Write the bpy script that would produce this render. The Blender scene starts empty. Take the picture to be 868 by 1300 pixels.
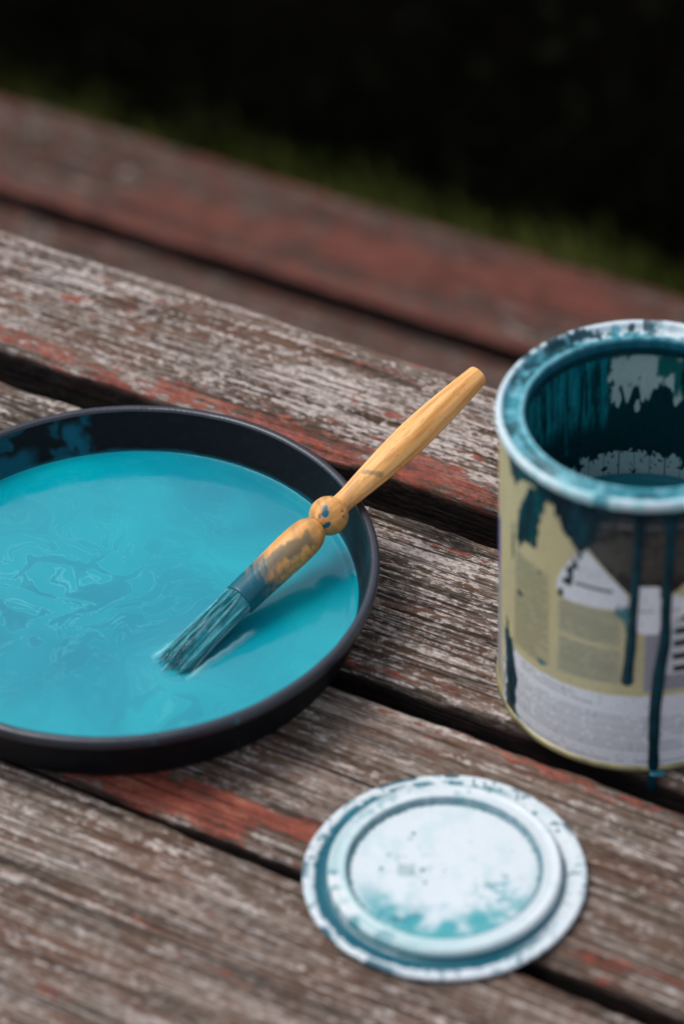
import bpy, math
import numpy as np
from mathutils import Matrix, Vector
R = math.radians
sc = bpy.context.scene

# ---------------------------------------------------------------- camera
PITCH, ROLL, FPX = 0.692392, -0.032608, 4389.327
fw = Vector((0, math.cos(PITCH), -math.sin(PITCH)))
rt = Vector((1, 0, 0)); up = rt.cross(fw)
r2 = math.cos(ROLL) * rt + math.sin(ROLL) * up
u2 = -math.sin(ROLL) * rt + math.cos(ROLL) * up
cd = bpy.data.cameras.new('camera'); cam = bpy.data.objects.new('camera', cd)
sc.collection.objects.link(cam)
cam.matrix_world = Matrix(((r2.x, u2.x, -fw.x, 0), (r2.y, u2.y, -fw.y, 0), (r2.z, u2.z, -fw.z, 0.90791), (0, 0, 0, 1)))
cd.sensor_fit = 'VERTICAL'; cd.sensor_height = 36; cd.sensor_width = 24
cd.lens = FPX / 1300 * 36
cd.clip_start = 0.05; cd.clip_end = 500
cd.dof.use_dof = True; cd.dof.focus_distance = 1.395; cd.dof.aperture_fstop = 5.0
sc.camera = cam

# ---------------------------------------------------------------- world, sun, exposure
SUN_EL, SUN_AZ = 62, 66         # veiled sun high on the left (azimuth from +y towards -x)
w = bpy.data.worlds.new('World'); sc.world = w; w.use_nodes = True
nt = w.node_tree; bg = nt.nodes['Background']
sky = nt.nodes.new('ShaderNodeTexSky'); sky.sky_type = 'NISHITA'; sky.sun_disc = False
sky.sun_elevation = R(SUN_EL); sky.sun_rotation = R(-SUN_AZ)
sky.dust_density = 3.0
hs = nt.nodes.new('ShaderNodeHueSaturation'); hs.inputs['Saturation'].default_value = 0.50
tcw = nt.nodes.new('ShaderNodeTexCoord'); nz = nt.nodes.new('ShaderNodeTexNoise')
nz.inputs['Scale'].default_value = 2.2; nz.inputs['Detail'].default_value = 3; nz.inputs['Distortion'].default_value = .4
mr = nt.nodes.new('ShaderNodeMapRange'); mr.inputs[1].default_value = .35; mr.inputs[2].default_value = .68
mr.inputs[3].default_value = .75; mr.inputs[4].default_value = 1.35
mx = nt.nodes.new('ShaderNodeVectorMath'); mx.operation = 'SCALE'
L = nt.links
L.new(tcw.outputs['Generated'], nz.inputs['Vector']); L.new(nz.outputs['Fac'], mr.inputs[0])
L.new(sky.outputs[0], hs.inputs['Color']); L.new(hs.outputs[0], mx.inputs[0]); L.new(mr.outputs[0], mx.inputs['Scale'])
L.new(mx.outputs[0], bg.inputs['Color']); bg.inputs['Strength'].default_value = 0.145
sd = bpy.data.lights.new('sun', 'SUN'); sd.energy = 1.05; sd.angle = R(26); sd.color = (1, .97, .92)
so = bpy.data.objects.new('sun', sd); sc.collection.objects.link(so)
sdir = Vector((-math.sin(R(SUN_AZ)) * math.cos(R(SUN_EL)), math.cos(R(SUN_AZ)) * math.cos(R(SUN_EL)), math.sin(R(SUN_EL))))
so.rotation_euler = sdir.to_track_quat('Z', 'Y').to_euler()
so.location = (0, 0, 3)
vs = sc.view_settings; vs.view_transform = 'Standard'; vs.look = 'None'; vs.exposure = 0.22; vs.gamma = 1; vs.use_curve_mapping = False
sc.cycles.use_denoising = True
sc.cycles.max_bounces = 8

# ---------------------------------------------------------------- numpy noise
_rng = np.random.RandomState(7); _T = _rng.rand(256, 256).astype(np.float64)
def vn(x, y, seed=0):
    x = np.asarray(x, float) + seed * 17.37; y = np.asarray(y, float) + seed * 9.71
    xi = np.floor(x).astype(int); yi = np.floor(y).astype(int); fx = x - xi; fy = y - yi
    fx = fx * fx * (3 - 2 * fx); fy = fy * fy * (3 - 2 * fy)
    a = _T[xi & 255, yi & 255]; b = _T[(xi + 1) & 255, yi & 255]; c = _T[xi & 255, (yi + 1) & 255]; d = _T[(xi + 1) & 255, (yi + 1) & 255]
    return (a * (1 - fx) + b * fx) * (1 - fy) + (c * (1 - fx) + d * fx) * fy
def fbm(x, y, seed=0, o=4):
    s = 0; a = .5; t = 0
    for i in range(o):
        s = s + a * vn(x * 2 ** i, y * 2 ** i, seed + i * 3); t += a; a *= .5
    return s / t
def sst(a, b, x):
    t = np.clip((x - a) / (b - a), 0, 1); return t * t * (3 - 2 * t)
def inpoly(X, Y, P):
    ins = np.zeros(np.shape(X), bool); n = len(P)
    for i in range(n):
        x1, y1 = P[i]; x2, y2 = P[(i + 1) % n]
        if y1 == y2: continue
        c = ((y1 > Y) != (y2 > Y)) & (X < (x2 - x1) * (Y - y1) / (y2 - y1) + x1)
        ins ^= c
    return ins
def mixc(C, col, f):
    f = np.asarray(f, float)[..., None]; return C * (1 - f) + np.array(col) * f

# ---------------------------------------------------------------- object helpers
def link(o, parent=None):
    sc.collection.objects.link(o)
    if parent: o.parent = parent
    return o
def mesh_obj(name, V, F, mat, parent=None, smooth=True, loc=None):
    me = bpy.data.meshes.new(name); V = np.asarray(V, float)
    F = np.asarray(F, np.int32)
    me.vertices.add(len(V)); me.vertices.foreach_set('co', V.ravel())
    k = F.shape[1]; me.loops.add(F.size); me.loops.foreach_set('vertex_index', F.ravel())
    me.polygons.add(len(F)); me.polygons.foreach_set('loop_start', np.arange(0, F.size, k, dtype=np.int32))
    me.polygons.foreach_set('loop_total', np.full(len(F), k, np.int32))
    me.update(calc_edges=True)
    me.polygons.foreach_set('use_smooth', np.full(len(F), smooth))
    if mat: me.materials.append(mat)
    o = bpy.data.objects.new(name, me)
    if loc is not None: o.location = loc
    return link(o, parent)
def setcol(o, name, C):
    at = o.data.color_attributes.new(name, 'FLOAT_COLOR', 'POINT')
    C = np.asarray(C, float).reshape(-1, C.shape[-1])
    if C.shape[1] == 3: C = np.hstack([C, np.ones((len(C), 1))])
    at.data.foreach_set('color', C.astype(np.float32).ravel())
def grid_faces(nu, nv, wrap_u=False, wrap_v=False):
    iu = np.arange(nu if wrap_u else nu - 1); iv = np.arange(nv if wrap_v else nv - 1)
    A, B = np.meshgrid(iu, iv, indexing='ij'); A2 = (A + 1) % nu; B2 = (B + 1) % nv
    return np.stack([A * nv + B, A2 * nv + B, A2 * nv + B2, A * nv + B2], -1).reshape(-1, 4)
def lathe(name, prof, mat, parent=None, n=192, thetas=None, fn=None, loc=None):
    """prof: (r, z) from inside round to outside; fn(TH, IDX, R, Z) may deform"""
    th = np.linspace(0, 2 * np.pi, n, endpoint=False) if thetas is None else np.asarray(thetas)
    pr = np.array(prof, float)
    TH, Rr = np.meshgrid(th, pr[:, 0], indexing='ij'); _, Z = np.meshgrid(th, pr[:, 1], indexing='ij')
    if fn: Rr, Z = fn(TH, Rr, Z)
    V = np.stack([Rr * np.cos(TH), Rr * np.sin(TH), Z], -1).reshape(-1, 3)
    return mesh_obj(name, V, grid_faces(len(th), len(pr), wrap_u=True), mat, parent, loc=loc), TH, Rr, Z
def dens(prof, step):
    out = []
    for (a, b) in zip(prof[:-1], prof[1:]):
        n = max(1, int(math.dist(a, b) / step))
        for i in range(n): out.append((a[0] + (b[0] - a[0]) * i / n, a[1] + (b[1] - a[1]) * i / n))
    out.append(prof[-1]); return out
def empty(name, label, cat, loc=(0, 0, 0), rz=0, group=None):
    o = bpy.data.objects.new(name, None); o.location = loc; o.rotation_euler = (0, 0, rz); o.empty_display_size = .05
    link(o); tag(o, label, cat, group); return o
def tag(o, label, cat, group=None):
    o['label'] = label; o['category'] = cat
    if group: o['group'] = group

# ---------------------------------------------------------------- material helpers
class M:
    def __init__(s, name, rough=.5, spec=.5, ior=1.5):
        s.m = bpy.data.materials.new(name); s.m.use_nodes = True; s.t = s.m.node_tree
        s.b = s.t.nodes['Principled BSDF']; s.b.inputs['Roughness'].default_value = rough
        s.b.inputs['Specular IOR Level'].default_value = spec; s.b.inputs['IOR'].default_value = ior
        s.tc = s.t.nodes.new('ShaderNodeTexCoord')
    def n(s, t): return s.t.nodes.new(t)
    def l(s, a, b): s.t.links.new(a, b)
    def mapping(s, scale, src=None, loc=None):
        mp = s.n('ShaderNodeMapping'); mp.inputs['Scale'].default_value = scale
        if loc: mp.inputs['Location'].default_value = loc
        s.l(src or s.tc.outputs['Object'], mp.inputs['Vector']); return mp.outputs[0]
    def noise(s, scale=(1, 1, 1), sc_=1, det=4, rough=.5, dist=0, src=None, loc=None):
        q = s.n('ShaderNodeTexNoise'); q.inputs['Scale'].default_value = sc_; q.inputs['Detail'].default_value = det
        q.inputs['Roughness'].default_value = rough; q.inputs['Distortion'].default_value = dist
        s.l(s.mapping(scale, src, loc), q.inputs['Vector']); return q.outputs['Fac']
    def ramp(s, fac, stops):
        r = s.n('ShaderNodeValToRGB'); e = r.color_ramp.elements
        while len(e) < len(stops): e.new(.5)
        for q, (p, c) in zip(e, stops):
            q.position = p; q.color = (*c, 1) if len(c) == 3 else c
        s.l(fac, r.inputs[0]); return r.outputs[0]
    def mr(s, v, a, b, c=0, d=1):
        q = s.n('ShaderNodeMapRange'); q.inputs[1].default_value = a; q.inputs[2].default_value = b
        q.inputs[3].default_value = c; q.inputs[4].default_value = d; s.l(v, q.inputs[0]); return q.outputs[0]
    def math(s, op, a, b=None, clamp=False):
        q = s.n('ShaderNodeMath'); q.operation = op; q.use_clamp = clamp
        for i, v in enumerate((a, b)):
            if v is None: continue
            if isinstance(v, (int, float)): q.inputs[i].default_value = v
            else: s.l(v, q.inputs[i])
        return q.outputs[0]
    def mix(s, f, a, b, mode='MIX'):
        q = s.n('ShaderNodeMix'); q.data_type = 'RGBA'; q.blend_type = mode
        for i, v in ((0, f), (6, a), (7, b)):
            if isinstance(v, (int, float)): q.inputs[i].default_value = v
            elif isinstance(v, tuple): q.inputs[i].default_value = (*v, 1)
            else: s.l(v, q.inputs[i])
        return q.outputs[2]
    def attr(s, name):
        q = s.n('ShaderNodeAttribute'); q.attribute_name = name; return q.outputs['Color']
    def sep(s, c):
        q = s.n('ShaderNodeSeparateColor'); s.l(c, q.inputs[0]); return q.outputs
    def color(s, c):
        if isinstance(c, tuple): s.b.inputs['Base Color'].default_value = (*c, 1)
        else: s.l(c, s.b.inputs['Base Color'])
    def rough(s, r): s.l(r, s.b.inputs['Roughness'])
    def bump(s, h, dist=.001, strength=1.0, prev=None):
        q = s.n('ShaderNodeBump'); q.inputs['Distance'].default_value = dist; q.inputs['Strength'].default_value = strength
        s.l(h, q.inputs['Height'])
        if prev: s.l(prev, q.inputs['Normal'])
        s.l(q.outputs[0], s.b.inputs['Normal']); return q.outputs[0]

def wood_material(name, tone=1.0, redtone=(.31, .060, .032), redamt=0.0):
    m = M(name, .75, .3)
    # every board gets its own stretch of the grain
    oi = m.n('ShaderNodeObjectInfo'); cmb = m.n('ShaderNodeCombineXYZ')
    m.l(m.math('MULTIPLY', oi.outputs['Random'], 7.0), cmb.inputs[0]); m.l(m.math('MULTIPLY', oi.outputs['Random'], 3.0), cmb.inputs[1])
    add = m.n('ShaderNodeVectorMath'); add.operation = 'ADD'; m.l(m.tc.outputs['Object'], add.inputs[0]); m.l(cmb.outputs[0], add.inputs[1])
    # wavy grain
    wv = m.n('ShaderNodeTexNoise'); wv.inputs['Scale'].default_value = 1; wv.inputs['Detail'].default_value = 2
    m.l(m.mapping((4.5, 14, 14), add.outputs[0]), wv.inputs['Vector'])
    wc = m.n('ShaderNodeCombineXYZ'); m.l(m.math('MULTIPLY', m.math('SUBTRACT', wv.outputs['Fac'], .5), .009), wc.inputs[1])
    ad2 = m.n('ShaderNodeVectorMath'); ad2.operation = 'ADD'; m.l(add.outputs[0], ad2.inputs[0]); m.l(wc.outputs[0], ad2.inputs[1])
    S = ad2.outputs[0]
    bias = m.sep(m.attr('wear'))
    broad = m.noise((7, 55, 55), det=4, src=S)
    g1 = m.noise((12, 480, 480), det=5, rough=.62, src=S)
    g2 = m.noise((20, 850, 850), det=3, rough=.6, src=S, loc=(3, 1, 0))
    blot = m.noise((60, 150, 150), det=6, rough=.72, src=S, loc=(1, 5, 0))
    fleck = m.noise((230, 520, 520), det=4, rough=.65, src=S, loc=(7, 2, 0))
    speck = m.noise((420, 900, 900), det=3, rough=.6, src=S, loc=(2, 2, 0))
    tone_ = m.math('ADD', m.math('ADD', m.math('MULTIPLY', g1, .45), m.math('MULTIPLY', broad, .2)), m.math('MULTIPLY', fleck, .35))
    base = m.ramp(tone_, [(.395, (.028 * tone, .020 * tone, .015 * tone)), (.46, (.145 * tone, .100 * tone, .076 * tone)), (.515, (.265 * tone, .205 * tone, .170 * tone)), (.58, (.46 * tone, .39 * tone, .34 * tone))])
    brn = m.mr(m.noise((32, 90, 90), det=5, rough=.68, src=S, loc=(9, 2, 0)), .46, .58, 0, .9)
    base = m.mix(brn, base, m.mix(.7, base, (.14 * tone, .064 * tone, .036 * tone)))
    mould = m.math('MULTIPLY', m.mr(m.math('ADD', m.math('MULTIPLY', m.noise((24, 90, 90), det=4, src=S, loc=(4, 8, 0)), .6), m.math('MULTIPLY', fleck, .4)), .46, .56), m.mr(bias[2], 0, 1, 0, .85))
    base = m.mix(mould, base, (.045, .042, .024))
    pf = m.math('ADD', m.math('MULTIPLY', blot, .45), m.math('MULTIPLY', fleck, .55))
    pf = m.math('ADD', pf, m.math('MULTIPLY', m.math('SUBTRACT', bias[1], .5), .22))
    pf = m.math('ADD', pf, m.math('MULTIPLY', m.math('SUBTRACT', g1, .5), .52))
    pale = m.mr(pf, .558, .585)
    palec = m.ramp(speck, [(.38, (.30, .235, .20)), (.56, (.62, .545, .50))])
    base = m.mix(m.math('MULTIPLY', pale, .88), base, palec)
    ln = m.mr(m.math('ADD', m.math('MULTIPLY', g2, .45), m.math('MULTIPLY', m.noise((5, 640, 640), det=3, rough=.5, src=S, loc=(2, 9, 0)), .55)), .462, .425)
    ln = m.math('MULTIPLY', ln, m.mr(bias[2], 0, 1, .6, 1))
    base = m.mix(ln, base, (.016, .012, .010))
    rn = m.math('ADD', m.math('MULTIPLY', m.noise((34, 110, 110), det=6, rough=.74, src=S, loc=(6, 3, 0)), .62), m.math('MULTIPLY', m.noise((110, 300, 300), det=4, rough=.6, src=S, loc=(3, 6, 0)), .38))
    rf = m.math('ADD', m.math('ADD', rn, m.math('MULTIPLY', m.math('SUBTRACT', bias[0], .5), .46)), m.math('MULTIPLY', m.math('SUBTRACT', g1, .5), .30))
    rf = m.math('ADD', m.math('ADD', rf, m.math('MULTIPLY', m.math('SUBTRACT', fleck, .5), .35)), redamt)
    red = m.mr(rf, .521, .540)
    redc = m.ramp(m.math('ADD', m.math('MULTIPLY', m.noise((60, 150, 150), det=4, src=S, loc=(2, 2, 0)), .6), m.math('MULTIPLY', speck, .4)), [(.38, (redtone[0] * .5, redtone[1] * .6, redtone[2] * .65)), (.52, redtone), (.64, (redtone[0] * 1.25, redtone[1] * 2.3, redtone[2] * 2.6))])
    redm = m.math('MULTIPLY', red, m.mr(ln, 0, 1, 1, .35))
    base = m.mix(m.math('MULTIPLY', redm, .92), base, redc)
    # sawn sides: red-brown, with the shade of the gaps painted into the colour
    sideshade = m.mix(m.mr(blot, .5, .62), (.010, .0045, .0035), (.030, .010, .008))
    m.color(m.mix(m.sep(m.attr('side'))[0], base, sideshade))
    m.l(m.mr(red, 0, 1, .82, .55), m.b.inputs['Roughness'])
    h = m.math('ADD', m.math('MULTIPLY', g1, .9), m.math('MULTIPLY', g2, .5))
    h = m.math('ADD', h, m.math('MULTIPLY', red, .22)); h = m.math('ADD', h, m.math('MULTIPLY', pale, .12))
    h = m.math('SUBTRACT', h, m.math('MULTIPLY', ln, .4))
    m.bump(h, .0013, .9)
    return m.m
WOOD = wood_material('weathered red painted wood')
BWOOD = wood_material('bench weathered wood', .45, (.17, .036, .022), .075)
def dark_stain():
    m = M('dark stained underframe wood', .8, .3)
    m.color(m.ramp(m.noise((6, 90, 90), det=4), [(.35, (.025, .012, .009)), (.65, (.09, .04, .028))])); return m.m
FRAMEM = dark_stain()

# ---------------------------------------------------------------- ground and hedge
A = -0.5336529
D = np.array([math.cos(A), math.sin(A)]); N = np.array([-math.sin(A), math.cos(A)])
def W(s, n): return D[0] * s + N[0] * n, D[1] * s + N[1] * n
def soil_mat():
    m = M('lawn soil', .9, .2)
    a = m.noise((1, 1, 1), 9, 5); b = m.noise((1, 1, 1), 120, 4)
    m.color(m.mix(m.mr(b, .35, .65), m.mix(m.mr(a, .3, .7), (.020, .030, .009), (.045, .058, .018)), (.03, .024, .013)))
    m.bump(b, .02, .8); return m.m
g = 40.0; k = 61
gx = np.linspace(-1, 1, k); gx = np.sign(gx) * np.abs(gx) ** 2.2 * g
X, Y = np.meshgrid(gx, gx, indexing='ij')
o = mesh_obj('ground', np.stack([X, Y + 1.5, -.75 - .012 * vn(X * 2, Y * 2)], -1).reshape(-1, 3), grid_faces(k, k), soil_mat())
o['kind'] = 'structure'
rg = np.random.RandomState(3)
def leafm(name, c1, c2):
    m = M(name, .85, .04)
    g_ = m.n('ShaderNodeNewGeometry')
    m.color(m.mix(g_.outputs['Random Per Island'], c1, c2)); return m.m
# grass beside the bench
nb = 26000
s_ = rg.uniform(-2.0, -.4, nb); n_ = 1.72 + (2.12 - 1.72) * rg.rand(nb) ** 1.0
keep = rg.rand(nb) < np.clip((2.085 - n_) / .04, 0.0, 1); s_, n_ = s_[keep], n_[keep]; nb = len(s_)
px, py = W(s_, n_); az = rg.rand(nb) * 6.28; ln = rg.uniform(.03, .07, nb); wd = rg.uniform(.0022, .0042, nb)
lean = rg.uniform(.1, .8, nb) * ln; ca, sa = np.cos(az), np.sin(az)
z0 = -.765
V = np.stack([np.stack([px - sa * wd, py + ca * wd, np.full(nb, z0)], -1), np.stack([px + sa * wd, py - ca * wd, np.full(nb, z0)], -1),
              np.stack([px + ca * lean * .5 + sa * wd * .7, py + sa * lean * .5 - ca * wd * .7, z0 + ln * .6 + .015], -1),
              np.stack([px + ca * lean, py + sa * lean, z0 + ln + .015], -1)], 1).reshape(-1, 3)
F = np.arange(nb * 4).reshape(-1, 4)
o = mesh_obj('lawn_grass', V, F, leafm('grass blades', (.10, .125, .025), (.20, .215, .05)), smooth=False)
o['kind'] = 'stuff'; tag(o, 'strip of green lawn grass out of focus behind the bench', 'grass')
# hedge
hc = W(-1.1, 2.400)
hedge = empty('hedge', 'dark evergreen hedge out of focus beyond the lawn', 'hedge', (hc[0], hc[1], -.75), A + .03)
nl = 42000
hs_ = rg.uniform(-2.6, 2.6, nl); u = rg.rand(nl)
hn = np.where(rg.rand(nl) < .75, -.36 + .10 * rg.rand(nl) ** 1.5, rg.uniform(-.36, .36, nl))
hz = 1.14 * u ** 1.15; top = rg.rand(nl) < .15; hz = np.where(top, 1.06 + .08 * rg.rand(nl), hz)
hn = np.where(top, rg.uniform(-.36, .36, nl), hn)
hn = hn + .05 * (fbm(hs_ * 5, hz * 5, 3) - .5) * 2
d1 = rg.normal(size=(nl, 3)); d1 /= np.linalg.norm(d1, axis=1)[:, None]; d2 = np.cross(d1, rg.normal(size=(nl, 3))); d2 /= np.linalg.norm(d2, axis=1)[:, None]
c = np.stack([hs_, hn, hz + .01], -1); la = rg.uniform(.010, .020, nl)[:, None]; lw = la * .42
V = np.stack([c - d1 * la, c + d2 * lw, c + d1 * la, c - d2 * lw], 1).reshape(-1, 3)
V[:, 2] = np.maximum(V[:, 2], .0)
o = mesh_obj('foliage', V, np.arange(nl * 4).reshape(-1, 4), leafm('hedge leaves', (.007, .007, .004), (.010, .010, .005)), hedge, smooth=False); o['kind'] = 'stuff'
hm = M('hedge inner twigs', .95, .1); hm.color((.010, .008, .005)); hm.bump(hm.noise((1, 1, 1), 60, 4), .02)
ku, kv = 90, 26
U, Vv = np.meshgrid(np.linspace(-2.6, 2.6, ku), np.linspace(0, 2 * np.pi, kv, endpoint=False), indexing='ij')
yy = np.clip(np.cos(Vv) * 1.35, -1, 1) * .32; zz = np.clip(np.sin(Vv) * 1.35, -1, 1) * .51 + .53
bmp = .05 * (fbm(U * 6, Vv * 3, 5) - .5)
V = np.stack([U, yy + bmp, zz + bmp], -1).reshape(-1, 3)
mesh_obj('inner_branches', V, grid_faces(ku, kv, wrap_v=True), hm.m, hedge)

# ---------------------------------------------------------------- planks
def plank(parent, org, s0, s1, n0, n1, ztop, thick, seed, groove, mat, patches=(), cracks=(), edgeN=.25, edgeF=.1, pale=.5, mould=.3, red=.18,
          dense=(-.84, -.27), n1fn=None, chips=()):
    """org: (s, n, z) of the parent root; board spans s0..s1, n0..n1; attributes R red, G pale, B dark grain"""
    ls = np.unique(np.concatenate([np.linspace(s0, dense[0], 12), np.arange(dense[0], dense[1], .0022), np.linspace(dense[1], s1, 14)]))
    wdt = n1 - n0; r = .0032
    t = []
    for z in np.linspace(-thick, -r, 12): t.append((0., z))
    for a in np.linspace(0, 90, 7)[1:-1]: t.append((r - r * math.cos(R(a)), -r + r * math.sin(R(a))))
    ny = int((wdt - 2 * r) / .00055)
    for y in np.linspace(r, wdt - r, ny): t.append((y, 0.))
    for a in np.linspace(90, 0, 7)[1:-1]: t.append((wdt - r + r * math.cos(R(a)), -r + r * math.sin(R(a))))
    for z in np.linspace(-r, -thick, 6): t.append((wdt, z))
    for y in np.linspace(wdt, 0, 5)[1:-1]: t.append((y, -thick))
    t = np.array(t)
    S, Yl = np.meshgrid(ls, t[:, 0], indexing='ij'); _, Z = np.meshgrid(ls, t[:, 1], indexing='ij')
    yn = Yl / wdt
    topw = sst(-.004, -.0005, Z)
    # relief (always downward): weathered soft grain
    wav = .004 * (fbm(S * 5, Yl * 14, seed) - .5)
    y2 = Yl + wav
    rid = fbm(S * 9, y2 * 520, seed + 1, 3); rid2 = fbm(S * 16, y2 * 950, seed + 5, 2)
    h = -(sst(.56, .30, rid) * .0009 + sst(.55, .3, rid2) * .0004) * groove
    h -= .0006 * fbm(S * 6, Yl * 25, seed + 8)
    h -= sst(.42, .33, fbm(S * 4, y2 * 330, seed + 31, 2)) * .0012 * groove
    for (pts, wdth, dep) in cracks:
        pts = np.array(pts); dmin = np.full(S.shape, 9.)
        for (a, b) in zip(pts[:-1], pts[1:]):
            tt = np.clip((S - a[0]) / (b[0] - a[0]), 0, 1)
            yc = a[1] + (b[1] - a[1]) * tt + .0012 * (vn(S * 120, S * 0, seed) - .5)
            dd = np.abs((Yl + n0) - yc) + np.where((S < a[0]) | (S > b[0]), 9, 0); dmin = np.minimum(dmin, dd)
        h -= dep * np.exp(-(dmin / wdth) ** 2)
    # worn edges
    e = np.minimum(Yl, wdt - Yl)
    er = fbm(S * 40, yn * 2 + 5, seed + 11); h -= .0022 * sst(.004, 0, e) * sst(.4, .8, er)
    jy = .0016 * (fbm(S * 22, yn * 2, seed + 13) - .5) + .0008 * (vn(S * 150, Z * 200, seed + 2) - .5)
    jy = jy * np.where(e < .002, 1, 0)
    hs2 = h * topw
    top_n = (n0 + Yl) if n1fn is None else n0 + yn * (n1fn(S) - n0)
    X_ = S - org[0]; Y_ = top_n + jy - org[1]; Z_ = Z + hs2 + ztop - org[2]
    m_ = mesh_obj('plank', np.stack([X_, Y_, Z_], -1).reshape(-1, 3), grid_faces(len(ls), len(t), wrap_v=True), mat, parent)
    # end caps
    nt_ = len(t); base = (len(ls) - 1) * nt_
    import bmesh
    bm = bmesh.new(); bm.from_mesh(m_.data); bm.verts.ensure_lookup_table()
    for rng_ in (range(0, nt_), range(base + nt_ - 1, base - 1, -1)):
        bm.faces.new([bm.verts[i] for i in rng_])
    bm.to_mesh(m_.data); bm.free()
    rb = np.full(S.shape, red, float)
    rb += edgeN * sst(.16, 0, yn) + edgeF * sst(.86, 1, yn)
    
    for (ps, pn, rs, rn, amt) in patches:
        rb += amt * np.exp(-((S - ps) / rs) ** 2 - ((Yl + n0 - pn) / rn) ** 2)
    gb = np.full(S.shape, pale, float) + .35 * (fbm(S * 12, Yl * 20, seed + 21) - .5)
    for (ps, pn, rs, rn, amt) in chips: gb += amt * np.exp(-((S - ps) / rs) ** 2 - ((Yl + n0 - pn) / rn) ** 2)
    bb = np.full(S.shape, mould, float)
    setcol(m_, 'wear', np.stack([rb, gb, bb], -1))
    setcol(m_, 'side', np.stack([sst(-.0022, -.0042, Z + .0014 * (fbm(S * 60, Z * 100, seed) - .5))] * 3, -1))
    return m_

torg = (-.55, .75, -.75); tx, ty = W(torg[0], torg[1])
table = empty('plank_table', 'weathered plank table with flaking red paint, under the pan and paint can', 'table', (tx, ty, -.75), A)
TS0, TS1 = -1.45, .35
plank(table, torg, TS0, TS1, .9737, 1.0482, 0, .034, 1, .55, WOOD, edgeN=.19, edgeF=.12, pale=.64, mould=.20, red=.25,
      patches=[(-.71, .983, .06, .009, .24), (-.62, .981, .05, .008, .24), (-.56, .984, .05, .012, .28), (-.52, .982, .03, .008, .26),
               (-.7339, 1.0375, .012, .003, .4), (-.769, 1.026, .01, .003, .35), (-.6968, 1.0114, .005, .003, .4), (-.721, 1.0106, .01, .003, .3), (-.6884, 1.034, .012, .004, .35),
               (-.735, 1.018, .006, .003, .4), (-.63, 1.015, .04, .003, .3), (-.66, 1.028, .02, .003, .3), (-.71, 1.022, .008, .003, .35), (-.675, 1.02, .01, .003, .35), (-.60, 1.036, .03, .003, .25), (-.56, 1.01, .02, .003, .3), (-.53, 1.0, .02, .003, .3), (-.755, 1.008, .02, .004, .3)],
      cracks=[([(-.6891, 1.0089), (-.6671, 1.0085), (-.6476, 1.0045), (-.6304, 1.0018), (-.612, 1.0024)], .0011, .006), ([(-.594, 1.0039), (-.5728, 1.0021)], .0009, .004)],
      chips=[(-.60, 1.015, .06, .015, .25), (-.74, 1.03, .05, .02, .2), (-.52, 1.0, .05, .02, .2)])
plank(table, torg, TS0, TS1, .8625, .9540, 0, .034, 2, 1.25, WOOD, edgeN=.16, edgeF=.05, pale=.66, mould=.62, red=.10,
      patches=[(-.50, .944, .030, .003, .50), (-.54, .951, .03, .002, .3), (-.497, .866, .03, .004, .35), (-.45, .872, .04, .004, .25), (-.52, .925, .03, .002, .2)],
      chips=[(-.50, .938, .06, .014, .45), (-.47, .90, .05, .03, .2)])
plank(table, torg, TS0, TS1, .7593, .8512, 0, .034, 3, .55, WOOD, edgeN=.12, edgeF=.12, pale=.50, mould=.40, red=.18,
      patches=[(-.555, .767, .030, .009, .62), (-.515, .772, .030, .011, .62), (-.475, .775, .018, .007, .5), (-.42, .848, .03, .004, .35), (-.375, .845, .03, .004, .35), (-.33, .772, .02, .004, .4), (-.355, .768, .015, .003, .35), (-.47, .84, .03, .005, .2)])
def far6(S):
    a = .74064 - .0268 * S; return np.minimum(a, .7588 - .0 * S) - .0008 * np.exp(-((a - .7588) / .003) ** 2)
plank(table, torg, TS0, TS1, .638, .7588, 0, .034, 4, .6, WOOD, edgeN=.1, edgeF=.06, pale=.58, mould=.30, red=.20, n1fn=far6,
      patches=[(-.50, .7114, .03, .003, .35), (-.469, .704, .03, .003, .35), (-.52, .742, .008, .003, .3), (-.52, .6656, .04, .004, .3), (-.49, .727, .008, .002, .35)])
plank(table, torg, TS0, TS1, .530, .622, 0, .034, 5, .6, WOOD, pale=.55, mould=.3, red=.2, dense=(-.56, -.55))
plank(table, torg, TS0, TS1, .424, .515, 0, .034, 6, .6, WOOD, pale=.55, mould=.3, red=.2, dense=(-.56, -.55))

def beam(name, parent, c, d, size, mat, rot=0):
    """bevelled timber: centre c, half sizes, rotation about local x"""
    hx, hy, hz_ = size; b = min(size) * .12
    bm_v = []; fcs = []
    import bmesh
    bm = bmesh.new(); bmesh.ops.create_cube(bm, size=2)
    for v in bm.verts: v.co = Vector((v.co.x * hx, v.co.y * hy, v.co.z * hz_))
    bmesh.ops.bevel(bm, geom=list(bm.edges), offset=b, segments=2, affect='EDGES', profile=.6)
    me = bpy.data.meshes.new(name); bm.to_mesh(me); bm.free(); me.materials.append(mat)
    o = bpy.data.objects.new(name, me); o.location = c; o.rotation_euler = d; return link(o, parent)
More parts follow.
